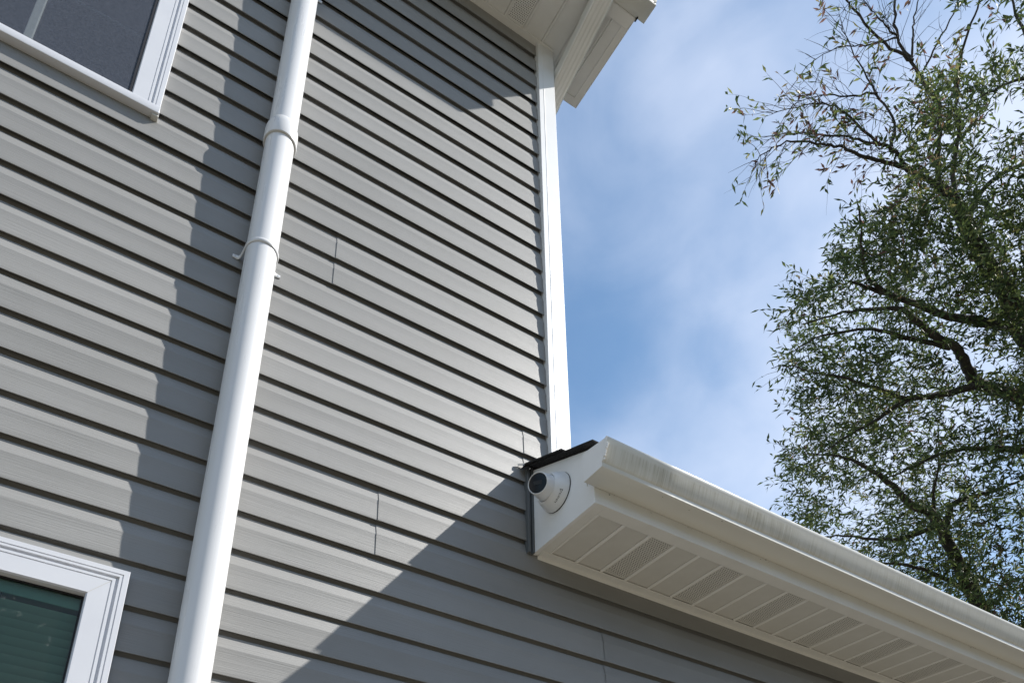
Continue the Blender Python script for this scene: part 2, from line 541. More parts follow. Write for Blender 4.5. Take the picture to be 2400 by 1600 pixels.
# ---------------------------------------------------------------- windows
def casing(mb, rect, prof, sides):
    """Profile of (inset, y) swept round the rectangle with mitred corners; sides in order left, top, right (and bottom)."""
    x0, x1, z0, z1 = rect
    def c(i, ins):
        return [(x0 + ins, z0 + ins), (x0 + ins, z1 - ins), (x1 - ins, z1 - ins), (x1 - ins, z0 + ins)][i]
    n = len(prof)
    for s_ in sides:
        a, b = s_, (s_ + 1) % 4
        vs = []
        for ins, y in prof:
            p = c(a, ins); q = c(b, ins)
            vs += [(p[0], y, p[1]), (q[0], y, q[1])]
        fs = [(2 * i, 2 * i + 1, 2 * i + 3, 2 * i + 2) for i in range(n - 1)]
        mb.add(vs, fs)

PROF = [(0, 0.0185), (0, -0.0205), (0.0010, -0.0220), (0.0120, -0.0220), (0.0126, -0.0196), (0.0142, -0.0196), (0.0148, -0.0220), (0.0200, -0.0220),
        (0.0212, -0.0160), (0.0264, -0.0160), (0.0276, -0.0220), (0.0334, -0.0220), (0.0340, -0.0196), (0.0358, -0.0196), (0.0364, -0.0220),
        (0.0765, -0.0215), (0.0800, -0.0180), (0.0812, 0.0185)]

# lower window
win = MB()
casing(win, WL, PROF, (0, 1, 2, 3))
w_low = win.build('window', VINYL_WIN, house, smooth=30, label='lower window with blinds behind green tinted glass')
ix0, ix1, iz0, iz1 = WL[0] + 0.0812, WL[1] - 0.0812, WL[2] + 0.0812, WL[3] - 0.0812
MB().add([(ix0, 0.000, iz0), (ix1, 0.000, iz0), (ix1, 0.000, iz1), (ix0, 0.000, iz1)], [(0, 1, 2, 3)]).build('pane', GLASS_LOW, w_low)
gk = MB()
casing(gk, (ix0 + 0.0002, ix1 - 0.0002, iz0 + 0.0002, iz1 - 0.0002), [(0, 0.002), (0, -0.004), (0.0035, -0.003), (0.0035, 0.002)], (0, 1, 2, 3))
gk.build('gasket', GASKET, w_low)
mj = MB()
dv = 0.0008
for sx in (1,):
    cx, cz = WL[1] - 0.0364, WL[3] - 0.0364
    ex, ez = WL[1] - 0.0765, WL[3] - 0.0765
    mj.add([(cx, -0.0223, cz + dv), (cx + dv, -0.0223, cz), (ex, -0.0218, ez - dv), (ex - dv, -0.0218, ez)], [(0, 1, 2, 3)])
mj.build('mitre_joint', CAULK, w_low)
# blinds: head rail, slats, ladder cord
hr = MB().box(ix0 + 0.002, ix1 - 0.003, 0.010, 0.040, iz1 - 0.030, iz1 - 0.001)
hr.build('head_rail', BLIND, w_low, bevel=0.002)
sm = MB()
sl_len0, sl_len1 = ix0 + 0.002, ix1 - 0.0015
pr = []
for i in range(7):
    t = i / 6 - 0.5
    a = math.radians(52)
    d, h_ = t * 0.025, 0.0012 * (1 - (2 * t) ** 2)
    pr.append((0.024 - d * math.cos(a) - h_ * math.sin(a), d * math.sin(a) - h_ * math.cos(a)))
sm.prism(pr, sl_len0, sl_len1, 'x', closed=False)
slat_me = sm.mesh('blind_slat', BLIND, 40)
nz_ = int((iz1 - 0.04 - iz0) / 0.0205)
for i in range(nz_):
    link('blind_slat', slat_me, w_low, loc=(0, random.uniform(-0.0006, 0.0006), iz1 - 0.050 - i * 0.0205))
lc_ = MB()
for cx in (-0.125, -0.46, -0.72):
    lc_.tube([(cx, 0.0125, iz1 - 0.03), (cx, 0.0125, iz0 + 0.02)], [0.0012, 0.0012], 5)
    lc_.tube([(cx + 0.004, 0.0115, iz1 - 0.03), (cx + 0.004, 0.0115, iz0 + 0.02)], [0.0007, 0.0007], 5)
lc_.build('ladder_cord', GASKET, w_low)

def room(mb, x0, x1, y0, y1, z0, z1):
    v = [(x0, y0, z0), (x1, y0, z0), (x1, y1, z0), (x0, y1, z0), (x0, y0, z1), (x1, y0, z1), (x1, y1, z1), (x0, y1, z1)]
    mb.add(v, [(0, 3, 2, 1), (4, 5, 6, 7), (1, 2, 6, 5), (2, 3, 7, 6), (3, 0, 4, 7)])
rm = MB()
room(rm, -1.2, 0.4, 0.1115, 2.0, -0.6, 1.2)
room(rm, -1.4, 0.2, 0.1115, 2.0, 2.2, 4.0)
rm.build('room_lining', DARKIN, house)

# upper window: casing on three sides, a plain sill bar, insect screen, glass behind
win = MB()
casing(win, (WU[0], WU[1], WU[2] - 0.046, WU[3]), PROF, (0, 1, 2))
# the jambs stop on the sill bar
for i, v in enumerate(win.v):
    if v[2] < WU[2] + 0.036:
        win.v[i] = (v[0], v[1], WU[2] + 0.030)
w_up = win.build('window', VINYL_WIN, house, smooth=30, label='upper window behind a dark insect screen')
sill = MB().prism([(0.0185, WU[2] + 0.004), (-0.020, WU[2]), (-0.0235, WU[2] + 0.001), (-0.0245, WU[2] + 0.004), (-0.0235, WU[2] + 0.0295), (-0.018, WU[2] + 0.0345), (0.0185, WU[2] + 0.0365)],
                  WU[0] - 0.001, WU[1] + 0.001, 'x')
sill.build('sill', VINYL_WIN, w_up, smooth=25, bevel=0.0008)
lug = MB().box(WU[1] - 0.018, WU[1] + 0.0015, -0.018, 0.006, WU[2] - 0.007, WU[2] + 0.0005)
lug.build('sill_end_lug', CAULK, w_up, bevel=0.002)
ux0, ux1, uz0, uz1 = WU[0] + 0.0812, WU[1] - 0.0812, WU[2] + 0.0365, WU[3] - 0.0812
MB().add([(ux0, -0.0165, uz0), (ux1, -0.0165, uz0), (ux1, -0.0165, uz1), (ux0, -0.0165, uz1)], [(0, 1, 2, 3)]).build('insect_screen', SCREENM, w_up)
sf = MB()
casing(sf, (ux0 + 0.0002, ux1 - 0.0002, uz0 - 0.006, uz1 - 0.0002), [(0, 0.0), (0, -0.0190), (0.0060, -0.0190), (0.0066, -0.0160)], (0, 1, 2, 3))
sf.build('screen_frame', GASKET, w_up)
MB().add([(ux0, 0.014, uz0 - .01), (ux1, 0.014, uz0 - .01), (ux1, 0.014, uz1), (ux0, 0.014, uz1)], [(0, 1, 2, 3)]).build('pane', GLASS_UP, w_up)
MB().box(-0.4385, -0.4165, 0.0005, 0.0125, uz0 - 0.008, uz1).build('sash_stile', SASH, w_up, bevel=0.002)
MB().box(-0.4165, ux1, 0.0160, 0.0200, 2.803, 2.813).build('sash_bar', SASH, w_up)

# ---------------------------------------------------------------- soffits
def bead_lighten(me):
    """The raised beads take a paler colour imitating brighter light; the pans stay darker."""
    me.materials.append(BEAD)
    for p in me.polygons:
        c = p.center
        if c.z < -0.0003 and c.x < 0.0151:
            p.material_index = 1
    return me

def soffit_plain(y0, y1):
    """0.1 m wide soffit strip: flat pan and a V groove at its left edge, thin sheet; z = 0 is the pan's underside."""
    pf = [(0.0, 0.0), (0.0002, 0.0050), (0.0012, 0.0050), (0.0014, 0.0), (0.0026, -0.0022), (0.0052, -0.0040), (0.0086, -0.0043), (0.0120, -0.0028), (0.0142, -0.0008), (0.0150, 0.0), (0.1000, 0.0)]
    return MB().prism(pf, y0, y1, 'y', closed=False)

def soffit_vent(y0, y1):
    mb = MB()
    mb.prism([(0.0, 0.0), (0.0002, 0.0050), (0.0012, 0.0050), (0.0014, 0.0), (0.0026, -0.0022), (0.0052, -0.0040), (0.0086, -0.0043), (0.0120, -0.0028), (0.0142, -0.0008), (0.0150, 0.0), (0.0180, 0.0)], y0, y1, 'y', closed=False)
    x0, x1 = 0.0180, 0.0960
    mb.add([(x1, y0, 0), (0.1, y0, 0), (0.1, y1, 0), (x1, y1, 0)], [(0, 1, 2, 3)])
    nx, ny = 9, max(6, int((y1 - y0) / 0.0075))
    dx, dy = (x1 - x0) / nx, (y1 - y0) / ny
    for i in range(nx):
        for j in range(ny):
            a, b = x0 + i * dx, y0 + j * dy
            cs = [(a, b, 0), (a + dx, b, 0), (a + dx, b + dy, 0), (a, b + dy, 0)]
            mx_, my_ = a + dx * (0.5 + (0.16 if j % 2 else -0.16)), b + dy / 2
            if j == 0 or j == ny - 1:
                mb.add(cs, [(0, 1, 2, 3)]); continue
            h = 0.00185
            hole = []
            for q in range(8):
                an = math.pi / 8 + q * math.pi / 4 + math.pi
                hole.append((mx_ + h * 1.02 * math.cos(an), my_ + h * 1.02 * math.sin(an), 0))
            mb.add(cs + hole, [(0, 4, 5), (0, 5, 6, 1)[:0] or (0, 5, 1), (1, 5, 6), (1, 6, 7), (1, 7, 2), (2, 7, 8), (2, 8, 9), (2, 9, 3), (3, 9, 10), (3, 10, 11), (3, 11, 0), (0, 11, 4)])
    return mb

# low eave
eave = empty('soffit', (0, 0, 0)); eave.parent = house
CAPX = 1.2404
FY = -0.3035
tr_ = MB()
tr_.box(CAPX + 0.0125, 1.2815, FY + 0.0035, -0.0005, SOF_L, SOF_L + 0.0035)              # left border under the end cap
tr_.box(1.2816, XR, FY + 0.0035, -0.2595, SOF_L, SOF_L + 0.0035)                         # front border
tr_.prism([(-0.0310, SOF_L + 0.0030), (-0.0310, SOF_L - 0.0020), (-0.0005, SOF_L - 0.0030), (-0.0005, SOF_L - 0.012), (0.0025, SOF_L - 0.012), (0.0025, SOF_L + 0.0030)], 1.2600, XR, 'x')
tr_.build('soffit_trim', ALU, eave, bevel=0.0008)
lid = MB().box(CAPX + 0.012, XR, -0.285, 0.0, SOF_L + 0.05, SOF_L + 0.06)
lid.build('lookout_board', SHEATH, eave)
plain = bead_lighten(soffit_plain(-0.2800, -0.0150).mesh('soffit_panel', PAN, 20))
vent = bead_lighten(soffit_vent(-0.2595, -0.0290).mesh('vent_panel', PAN, 20))
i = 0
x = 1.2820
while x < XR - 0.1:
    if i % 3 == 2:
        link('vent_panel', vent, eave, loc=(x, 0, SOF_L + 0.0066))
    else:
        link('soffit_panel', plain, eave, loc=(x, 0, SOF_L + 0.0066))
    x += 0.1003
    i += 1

# high eave, going round the corner
eave2 = empty('soffit', (0, 0, 0)); eave2.parent = house
tr_ = MB()
tr_.prism([(-0.0255, SOF_U + 0.0035), (-0.0255, SOF_U - 0.0010), (0.016, SOF_U - 0.0020), (0.016, SOF_U + 0.0035)], XL, 1.3990, 'x')
tr_.box(XL, 1.6320, FY + 0.0035, -0.2510, SOF_U, SOF_U + 0.0035)
tr_.box(1.6020, 1.6320, -0.2509, 0.1160, SOF_U, SOF_U + 0.0035)
tr_.box(1.4040, 1.6019, 0.0850, 0.1160, SOF_U, SOF_U + 0.0035)
tr_.build('soffit_trim', ALU, eave2, bevel=0.0008)
lid = MB().box(XL, 1.625, -0.285, 0.0, SOF_U + 0.05, SOF_U + 0.06)
lid.box(1.405, 1.625, 0.002, 0.115, SOF_U + 0.05, SOF_U + 0.06)
lid.build('lookout_board', SHEATH, eave2)
plain2 = soffit_plain(-0.2700, -0.0150).mesh('soffit_panel', ALU, 20)
vent2 = soffit_vent(-0.2510, -0.0240).mesh('vent_panel', ALU, 20)
x, i = 1.1282 - 43 * 0.1003, -43
while x < 1.40:
    me = vent2 if i % 3 == 0 else plain2
    if i < 3:
        link('vent_panel' if i % 3 == 0 else 'soffit_panel', me, eave2, loc=(x, 0, SOF_U + 0.0066))
    x += 0.1003
    i += 1
vent3 = soffit_vent(-0.2510, 0.0850)
link('vent_panel', vent3.mesh('vent_panel', ALU, 20), eave2, loc=(1.4465, 0, SOF_U + 0.0066))
wing = MB().prism([(1.4292, 0.0), (1.4295, 0.0), (1.4302, 0.006), (1.4330, 0.006), (1.4415, 0.0), (1.4465, 0.0)], -0.2700, 0.0850, 'y', closed=False)
wing.prism([(1.4020, 0.0), (1.4292, 0.0)], -0.0150, 0.0850, 'y', closed=False)
link('soffit_panel', wing.mesh('soffit_panel', ALU, 20), eave2, loc=(0, 0, SOF_U + 0.0066))
ret = MB().prism([(1.5465, 0.0), (1.5470, 0.006), (1.5490, 0.006), (1.5520, 0.0), (1.6050, 0.0)], -0.2700, 0.0900, 'y', closed=False)
link('return_panel', ret.mesh('return_panel', ALU, 20), eave2, loc=(0, 0, SOF_U + 0.0066))
# ---------------------------------------------------------------- fascias, end cap, gutters
fs_ = MB().prism([(FY, SOF_L - 0.0012), (FY, 1.606), (FY + 0.003, 1.607), (FY + 0.003, SOF_L - 0.0012)], CAPX + 0.001, XR, 'x')
fs_.build('fascia', ALU, house, bevel=0.0008)
cap = MB().prism([(-0.0005, SOF_L - 0.0018), (FY + 0.0005, SOF_L - 0.0018), (FY + 0.0005, roof_z(FY)), (-0.0005, roof_z(0))], CAPX, CAPX + 0.012, 'x')
cap.build('eave_end_cap', WHITE, house, bevel=0.001)
clk = MB()
pts = [(CAPX - 0.0005, FY + 0.028 + random.uniform(-0.0015, 0.0015), 1.497 + 0.011 * i) for i in range(11)]
clk.tube(pts, [random.uniform(0.0008, 0.0030) for _ in pts], 6)
clk.build('caulk_bead', CAULK, house, smooth=60)
jc = MB()
jc.prism([(1.2180, 0.013), (1.2180, -0.0120), (1.2200, -0.0135), (1.2270, -0.0135), (1.2285, -0.006), (1.2325, -0.006), (1.2340, -0.0155), (1.2398, -0.0155), (1.2398, 0.013)], 1.4190, 1.7480, 'z')
jc.build('j_channel', SLATE, house, bevel=0.0008)
fl = MB().add([(1.196, -0.004, 1.735), (1.232, -0.012, 1.772), (1.238, -0.03, 1.760), (1.206, -0.022, 1.722), (1.199, -0.010, 1.728)], [(0, 1, 2, 3, 4)])
fl.build('flashing', SHINGLE, house)

bt = MB()
bv = []
for i in range(6):
    for j in range(5):
        a = math.pi * (0.05 + 0.55 * j / 4)
        bv.append((1.184 + 0.005 * i, -0.002 - 0.011 * math.sin(a) * (0.5 + 0.1 * i), 1.741 + 0.010 * math.cos(a) + 0.0022 * i))
bt.add(bv, [(i * 5 + j, i * 5 + j + 1, i * 5 + j + 6, i * 5 + j + 5) for i in range(5) for j in range(4)])
bt.build('bent_siding_tab', SIDING, house, smooth=60)

OG = [(0.0, 0.098), (0.0, 0.0015), (0.0015, 0.0), (0.0770, 0.0), (0.0790, 0.0015), (0.0790, 0.0136), (0.0796, 0.0148), (0.0815, 0.0158), (0.0850, 0.0205), (0.0893, 0.0285), (0.0938, 0.0380), (0.0978, 0.0475),
      (0.1012, 0.0565), (0.1041, 0.0645), (0.1064, 0.0705), (0.1080, 0.0742), (0.1088, 0.0780), (0.1086, 0.0820), (0.1062, 0.0848), (0.1020, 0.0846), (0.0985, 0.0825)]
def gutter(x0, x1, zb, endx, label=None):
    gm = MB()
    n = int((x1 - x0) / 0.25)
    vs, fs = [], []
    q = len(OG)
    for i in range(n + 1):
        x = x0 + (x1 - x0) * i / n
        w = noise.noise(Vector((x * 2.1, 1.3, zb))) * 0.0012
        for o_, h_ in OG:
            vs.append((x, FY - 0.0008 - o_ - (w if o_ > 0.05 else 0), zb + h_ + w * 0.6))
    for i in range(n):
        for j in range(q - 1):
            fs.append((i * q + j, i * q + j + 1, (i + 1) * q + j + 1, (i + 1) * q + j))
    gm.add(vs, fs)
    o = gm.build('gutter', GUT, house, smooth=32)
    sd = o.modifiers.new('sheet', 'SOLIDIFY'); sd.thickness = 0.0012; sd.offset = 0
    e = MB().prism([(FY - 0.0004 - o_ * 1.004, zb + h_ + (-0.0006 if h_ < 0.001 else 0.0004)) for o_, h_ in OG], endx - 0.0012, endx + 0.0012, 'x')
    e.build('gutter_end_cap', WHITE if endx < x0 + 1 else ALU, o, bevel=0.0005)
    return o
gl_ = gutter(1.2030, XR, 1.4762, 1.2030)
gu_ = gutter(XL, 1.6800, 4.1785, 1.6800)
sealant = MB()
for i in range(7):
    sealant.lathe([(0.0, -0.002), (0.0032, -0.001), (0.004, 0.0006), (0.0, 0.003)], (1.2015 + random.uniform(0, 0.004), FY - 0.089 - 0.003 * i + random.uniform(-0.002, 0.002), 1.4762 + 0.022 + 0.0065 * i), (-1, -0.5, 0), 8)
sealant.build('sealant_blobs', WHITE, gl_, smooth=60)
specks = MB()
for i in range(60):
    x = 1.28 + 3.0 * random.random() ** 1.4
    if random.random() < 0.6:
        o_ = Vector((x, FY - 0.0012, 1.4765 - random.uniform(0.001, 0.010)))
    else:
        o_ = Vector((x, FY - random.uniform(0.060, 0.078), 1.4758))
    r = random.uniform(0.0007, 0.0020)
    specks.add([o_ + Vector((random.uniform(-r, r) * 1.6, -random.uniform(0.0, 0.002), random.uniform(-r, r))) for _ in range(4)], [(0, 1, 2), (0, 2, 3), (0, 3, 1), (1, 2, 3)])
specks.build('dirt_specks', DEBRIS, gl_, kind='stuff')

fu = MB().prism([(FY, SOF_U - 0.0012), (FY, 4.36), (FY + 0.003, 4.361), (FY + 0.003, SOF_U - 0.0012)], XL, 1.6322, 'x')
fu.build('fascia', ALU, house, bevel=0.0008)
rf = MB().box(1.6325, 1.6365, FY + 0.001, 0.1190, SOF_U - 0.0018, 4.34)
rf.box(1.4040, 1.6324, 0.1162, 0.1190, SOF_U - 0.0018, 4.34)
rf.build('eave_return', ALU, house, bevel=0.0008)
tipb = MB().prism([(-0.312, SOF_U - 0.001), (-0.292, SOF_U - 0.001), (-0.292, SOF_U + 0.10), (-0.312, SOF_U + 0.10)], 1.6370, 1.6440, 'x')
tipb.build('fascia_end', SHEATH, house)

# ---------------------------------------------------------------- downspout round the corner
def ribbed(w, h, rib=0.0022):
    """Rectangular downspout section (u across, v deep) with lengthwise ribs."""
    pts = []
    for a, b in (((-w, -h), (w, -h)), ((w, -h), (w, h)), ((w, h), (-w, h)), ((-w, h), (-w, -h))):
        nrm = ((b[1] - a[1]), -(b[0] - a[0]))
        l = math.hypot(*nrm)
        nrm = (nrm[0] / l, nrm[1] / l)
        k = 4 if abs(b[0] - a[0]) > abs(b[1] - a[1]) else 3
        for i in range(k * 4):
            f = 0.06 + 0.88 * i / (k * 4 - 1)
            off = rib if (i % 4) in (1, 2) else 0.0
            pts.append((a[0] + (b[0] - a[0]) * f - nrm[0] * off, a[1] + (b[1] - a[1]) * f - nrm[1] * off))
    return pts
def spout(path, w, h, x):
    mb = MB()
    sec_ = ribbed(w, h)
    n, q = len(path), len(sec_)
    vs, fs = [], []
    for i, (py, pz) in enumerate(path):
        d0 = Vector((path[i][0] - path[i - 1][0], path[i][1] - path[i - 1][1])).normalized() if i else None
        d1 = Vector((path[i + 1][0] - path[i][0], path[i + 1][1] - path[i][1])).normalized() if i < n - 1 else None
        d0, d1 = d0 or d1, d1 or d0
        t = (d0 + d1).normalized()
        nv = Vector((-t.y, t.x))
        sc = 1 / max(0.5, t.dot(d0))
        for u, v in sec_:
            vs.append((x + u, py + nv.x * v * sc, pz + nv.y * v * sc))
    for i in range(n - 1):
        for j in range(q):
            fs.append((i * q + j, i * q + (j + 1) % q, (i + 1) * q + (j + 1) % q, (i + 1) * q + j))
    return mb.add(vs, fs)
DX = 1.4475
ds = spout([(0.158, 3.975), (0.158, 1.95)], 0.0390, 0.0290, DX).build('downspout', ALU, house, smooth=30)
spout([(-0.336, 4.180), (-0.336, 4.168), (-0.318, 4.148), (-0.290, 4.134), (-0.215, 4.104)], 0.0400, 0.0300, DX).build('elbow', ALU, ds, smooth=30)
spout([(-0.218, 4.1052), (0.080, 3.9860)], 0.0388, 0.0288, DX).build('offset_pipe', ALU, ds, smooth=30)
spout([(0.066, 3.9916), (0.125, 3.968), (0.146, 3.952), (0.158, 3.925), (0.158, 3.86)], 0.0402, 0.0302, DX).build('elbow', ALU, ds, smooth=30)

# ---------------------------------------------------------------- roofs
roof = MB()
def slab(mb, x0, x1, y0, y1, zf, m, th):
    z0_, z1_ = zf(y0), zf(y1)
    mb.prism([(y0, z0_), (y1, z1_), (y1, z1_ + th), (y0, z0_ + th)], x0, x1, 'x')
slab(roof, CAPX + 0.001, XR, -0.3030, -0.0010, lambda y: roof_z(y) + 0.0010, ROOF_M, 0.0060)
slab(roof, 1.4040, XR, -0.0010, 4.0, lambda y: roof_z(y) + 0.0010, ROOF_M, 0.0060)
r_low = roof.build('roof', SHINGLE, house, label='low roof over the white eave')
sec = 0.132
i = 0
y = -0.336
while y < 3.9:
    x0 = (1.212 + random.uniform(-0.006, 0.006)) if y < -0.02 else 1.4050
    y1 = y + 0.30
    if y < -0.02:
        y1 = min(y1, -0.004)
    th = 0.0050
    zb = lambda yy, y=y: roof_z(yy) + 0.0072 + 0.0052 * max(0.0, 1 - (yy - y) / 0.27) + (0.0 if y > -0.3 else -0.004)
    mb = MB()
    mb.prism([(y, zb(y)), (y1, zb(y1)), (y1, zb(y1) + th), (y, zb(y) + th)], x0, XR, 'x')
    mb.build('shingle_course', SHINGLE, r_low)
    y += sec
    i += 1
roofu = MB()
uz = lambda yy: 4.372 + 0.5 * (yy + 0.3035)
slab(roofu, XL, 1.640, -0.325, 3.2, uz, 0.5, 0.012)
r_up = roofu.build('roof', SHINGLE, house, label='high roof above the upper eave')
y = -0.34
for i in range(26):
    zb = lambda yy, y=y: uz(yy) + 0.0125 + 0.0064 * max(0.0, 1 - (yy - y) / 0.27)
    MB().prism([(y, zb(y)), (y + 0.28, zb(y + 0.28)), (y + 0.28, zb(y + 0.28) + 0.006), (y, zb(y) + 0.006)], XL, 1.650, 'x').build('shingle_course', SHINGLE, r_up)
    y += sec

# ------------------------------------------------------------------ vent pipe with straps
PX, PR = 0.2764, 0.0445
PY = -0.0477
pipe = empty('vent_pipe', (PX, PY, GROUND), label='tall white plastic vent pipe strapped upright to the grey siding', category='pipe')
def pipe_part(mb, name, m, **k):
    o = mb.build(name, m, pipe, **k)
    o.matrix_parent_inverse = Matrix.Translation((-PX, -PY, -GROUND))
    return o
ZC = 2.556
pp = MB()
pp.lathe([(PR, GROUND), (PR, ZC + 0.03)], (PX, PY, 0), (0, 0, 1), 72)
pipe_part(pp, 'lower_pipe', PVC, smooth=40)
pp = MB()
pp.lathe([(PR - 0.0003, ZC + 0.05), (PR - 0.0003, SOF_U - 0.02)], (PX + 0.0012, PY, 0), (0, 0, 1), 72)
pipe_part(pp, 'upper_pipe', PVC, smooth=40)
cl = MB()
cl.lathe([(PR + 0.0004, ZC + 0.004), (PR + 0.0025, ZC), (PR + 0.0062, ZC + 0.0004), (PR + 0.0070, ZC + 0.003), (PR + 0.0066, ZC + 0.052), (PR + 0.0060, ZC + 0.062), (PR + 0.0030, ZC + 0.074), (PR + 0.0006, ZC + 0.082), (PR - 0.0004, ZC + 0.083)],
         (PX, PY, 0), (0, 0, 1), 72)
pipe_part(cl, 'coupling', PVC, smooth=35)
cg = MB().lathe([(PR + 0.0001, ZC - 0.0012), (PR + 0.0026, ZC - 0.0012), (PR + 0.0026, ZC + 0.002)], (PX, PY, 0), (0, 0, 1), 72)
pipe_part(cg, 'glue_line', CAULK, smooth=40)

def strap(z):
    path = []
    r = PR + 0.0017
    fx = 0.0630
    path += [(PX - fx - 0.008, -0.0018), (PX - fx + 0.006, -0.0018), (PX - 0.0525, -0.0045), (PX - 0.0490, -0.014), (PX - 0.0475, PY + 0.016)]
    for a in range(180, 361, 9):
        g_ = math.radians(a)
        path.append((PX + r * math.cos(g_), PY + r * math.sin(g_)))
    path += [(PX + 0.0475, PY + 0.016), (PX + 0.0490, -0.014), (PX + 0.0525, -0.0045), (PX + fx - 0.006, -0.0018), (PX + fx + 0.008, -0.0018)]
    mb = MB()
    n = len(path)
    vs, fs = [], []
    hw, th = 0.0074, 0.0018
    sec_ = [(-hw, 0), (-hw * 0.8, th), (0, th * 1.7), (hw * 0.8, th), (hw, 0), (hw * 0.8, -th), (-hw * 0.8, -th)]
    for i, (px, py) in enumerate(path):
        a, b = path[max(i - 1, 0)], path[min(i + 1, n - 1)]
        tx, ty = b[0] - a[0], b[1] - a[1]
        l = math.hypot(tx, ty)
        nx, ny = ty / l, -tx / l
        wd = 1.0
        if i < 2 or i > n - 3:
            wd = 0.75 if i in (0, n - 1) else 1.15
        for dz, o_ in sec_:
            vs.append((px + nx * o_, py + ny * o_, z + dz * wd))
    q = len(sec_)
    for i in range(n - 1):
        for j in range(q):
            fs.append((i * q + j, i * q + (j + 1) % q, (i + 1) * q + (j + 1) % q, (i + 1) * q + j))
    fs += [tuple(range(q)), tuple(range((n - 1) * q, n * q))[::-1]]
    mb.add(vs, fs)
    o = pipe_part(mb, 'strap', PVC, smooth=40)
    for s_ in (-1, 1):
        sc = MB().lathe([(0.0022, -0.0002), (0.0036, 0.0004), (0.0032, 0.0018), (0.0012, 0.0024), (0.0, 0.0012)], (PX + s_ * (fx + 0.001), -0.0026, z), (0, -1, 0), 14)
        so_ = sc.build('screw', SCREW, o, smooth=40)
strap(2.076)
strap(3.497)

# ------------------------------------------------------------------ turret security camera on the end cap
CB = Vector((CAPX, -0.138, 1.566))
tc_ = empty('security_camera', CB, label='white dome security camera with black round face on the eave end cap', category='camera')
def cam_part(mb, name, m, parent=None, **k):
    o = mb.build(name, m, parent or tc_, **k)
    if parent is None:
        o.matrix_parent_inverse = Matrix.Translation(-CB)
    return o
bs = MB().lathe([(0.0, 0.001), (0.0605, 0.001), (0.0625, 0.0022), (0.0625, 0.0028), (0.0636, 0.0034), (0.0636, 0.010), (0.0612, 0.016), (0.0575, 0.026), (0.0530, 0.036), (0.0490, 0.043), (0.0462, 0.0455), (0.0430, 0.0440), (0.0415, 0.036), (0.0, 0.030)], CB, (-1, 0, 0), 64)
cam_part(bs, 'base', CAMW, smooth=35)
ring_ = MB().lathe([(0.0640, 0.0002), (0.0646, 0.0010), (0.0640, 0.0020), (0.0620, 0.0026)], CB, (-1, 0, 0), 64)
cam_part(ring_, 'base_gasket', GASKET, smooth=50)
BC = CB + Vector((-0.036, 0, 0))
AX = Vector((-0.89, -0.37, -0.26)).normalized()
eye = MB().lathe([(0.0, -0.030), (0.020, -0.028), (0.0345, -0.016), (0.0398, -0.002), (0.0402, 0.008), (0.0392, 0.022), (0.0372, 0.036), (0.0352, 0.048), (0.0343, 0.058), (0.0338, 0.0625), (0.0326, 0.0640), (0.0314, 0.0636), (0.0308, 0.0606), (0.0, 0.0606)], BC, AX, 64)
e_ = cam_part(eye, 'eyeball', CAMW, smooth=35)
fc = MB().lathe([(0.0307, 0.0610), (0.0300, 0.0622), (0.0, 0.0626)], BC, AX, 56)
cam_part(fc, 'front_window', CAMB, e_, smooth=50)
u_ = AX.orthogonal().normalized()
upw = (Vector((0, 0, 1)) - AX * AX.z).normalized()
sid = AX.cross(upw)
lw = MB()
pl = []
for (a, b) in [(-0.014, -0.008), (0.014, -0.003), (0.014, 0.010), (-0.014, 0.005)]:
    pl.append(BC + AX * 0.0630 + sid * a + upw * b)
lw.add(pl + [p - AX * 0.0006 for p in pl], [(0, 1, 2, 3), (0, 4, 5, 1), (1, 5, 6, 2), (2, 6, 7, 3), (3, 7, 4, 0)])
cam_part(lw, 'lens', CAML, e_)
# small grey print round the lower rim of the base: a square emblem and a row of letter strokes
pm = MB()
def base_pt(ang, d):
    prof_ = [(0.010, 0.0636), (0.016, 0.0612), (0.026, 0.0575), (0.036, 0.0530), (0.043, 0.0490)]
    for (d0, ra), (d1, rb) in zip(prof_, prof_[1:]):
        if d0 <= d <= d1:
            r = ra + (rb - ra) * (d - d0) / (d1 - d0)
            break
    r += 0.0004
    return CB + Vector((-d, -math.cos(ang) * r, math.sin(ang) * r))
def stroke(a0, a1, d0, d1):
    q = [base_pt(a0, d0), base_pt(a1, d0), base_pt(a1, d1), base_pt(a0, d1)]
    pm.add(q, [(0, 1, 2, 3)])
a_ = math.radians(-30)
step = math.radians(-1.2)
stroke(a_, a_ + step * 4, 0.021, 0.0225); stroke(a_, a_ + step * 4, 0.0275, 0.029); stroke(a_, a_ + step, 0.021, 0.029); stroke(a_ + step * 3.2, a_ + step * 4, 0.021, 0.029)
a_ += step * 6
for i in range(8):
    stroke(a_, a_ + step * 0.9, 0.0225, 0.0275)
    stroke(a_ + step * 0.9, a_ + step * 2.2, [0.0225, 0.0247, 0.0262][i % 3], [0.0240, 0.0258, 0.0275][i % 3])
    if i % 2:
        stroke(a_ + step * 1.6, a_ + step * 2.3, 0.0225, 0.0275)
    a_ += step * 4.0
cam_part(pm, 'printed_lettering', INK)

# ------------------------------------------------------------------ the tree
tree = empty('leafy_tree', along(2640, 1150, 10.8), label='tall green tree with sparse reddish twigs rising behind the low gutter', category='tree')
TB = Vector((tree.location.x, tree.location.y, GROUND))
tree.location = TB
def tree_part(me, name, **k):
    o = link(name, me, tree, **k)
    o.matrix_parent_inverse = Matrix.Translation(-TB)
    return o

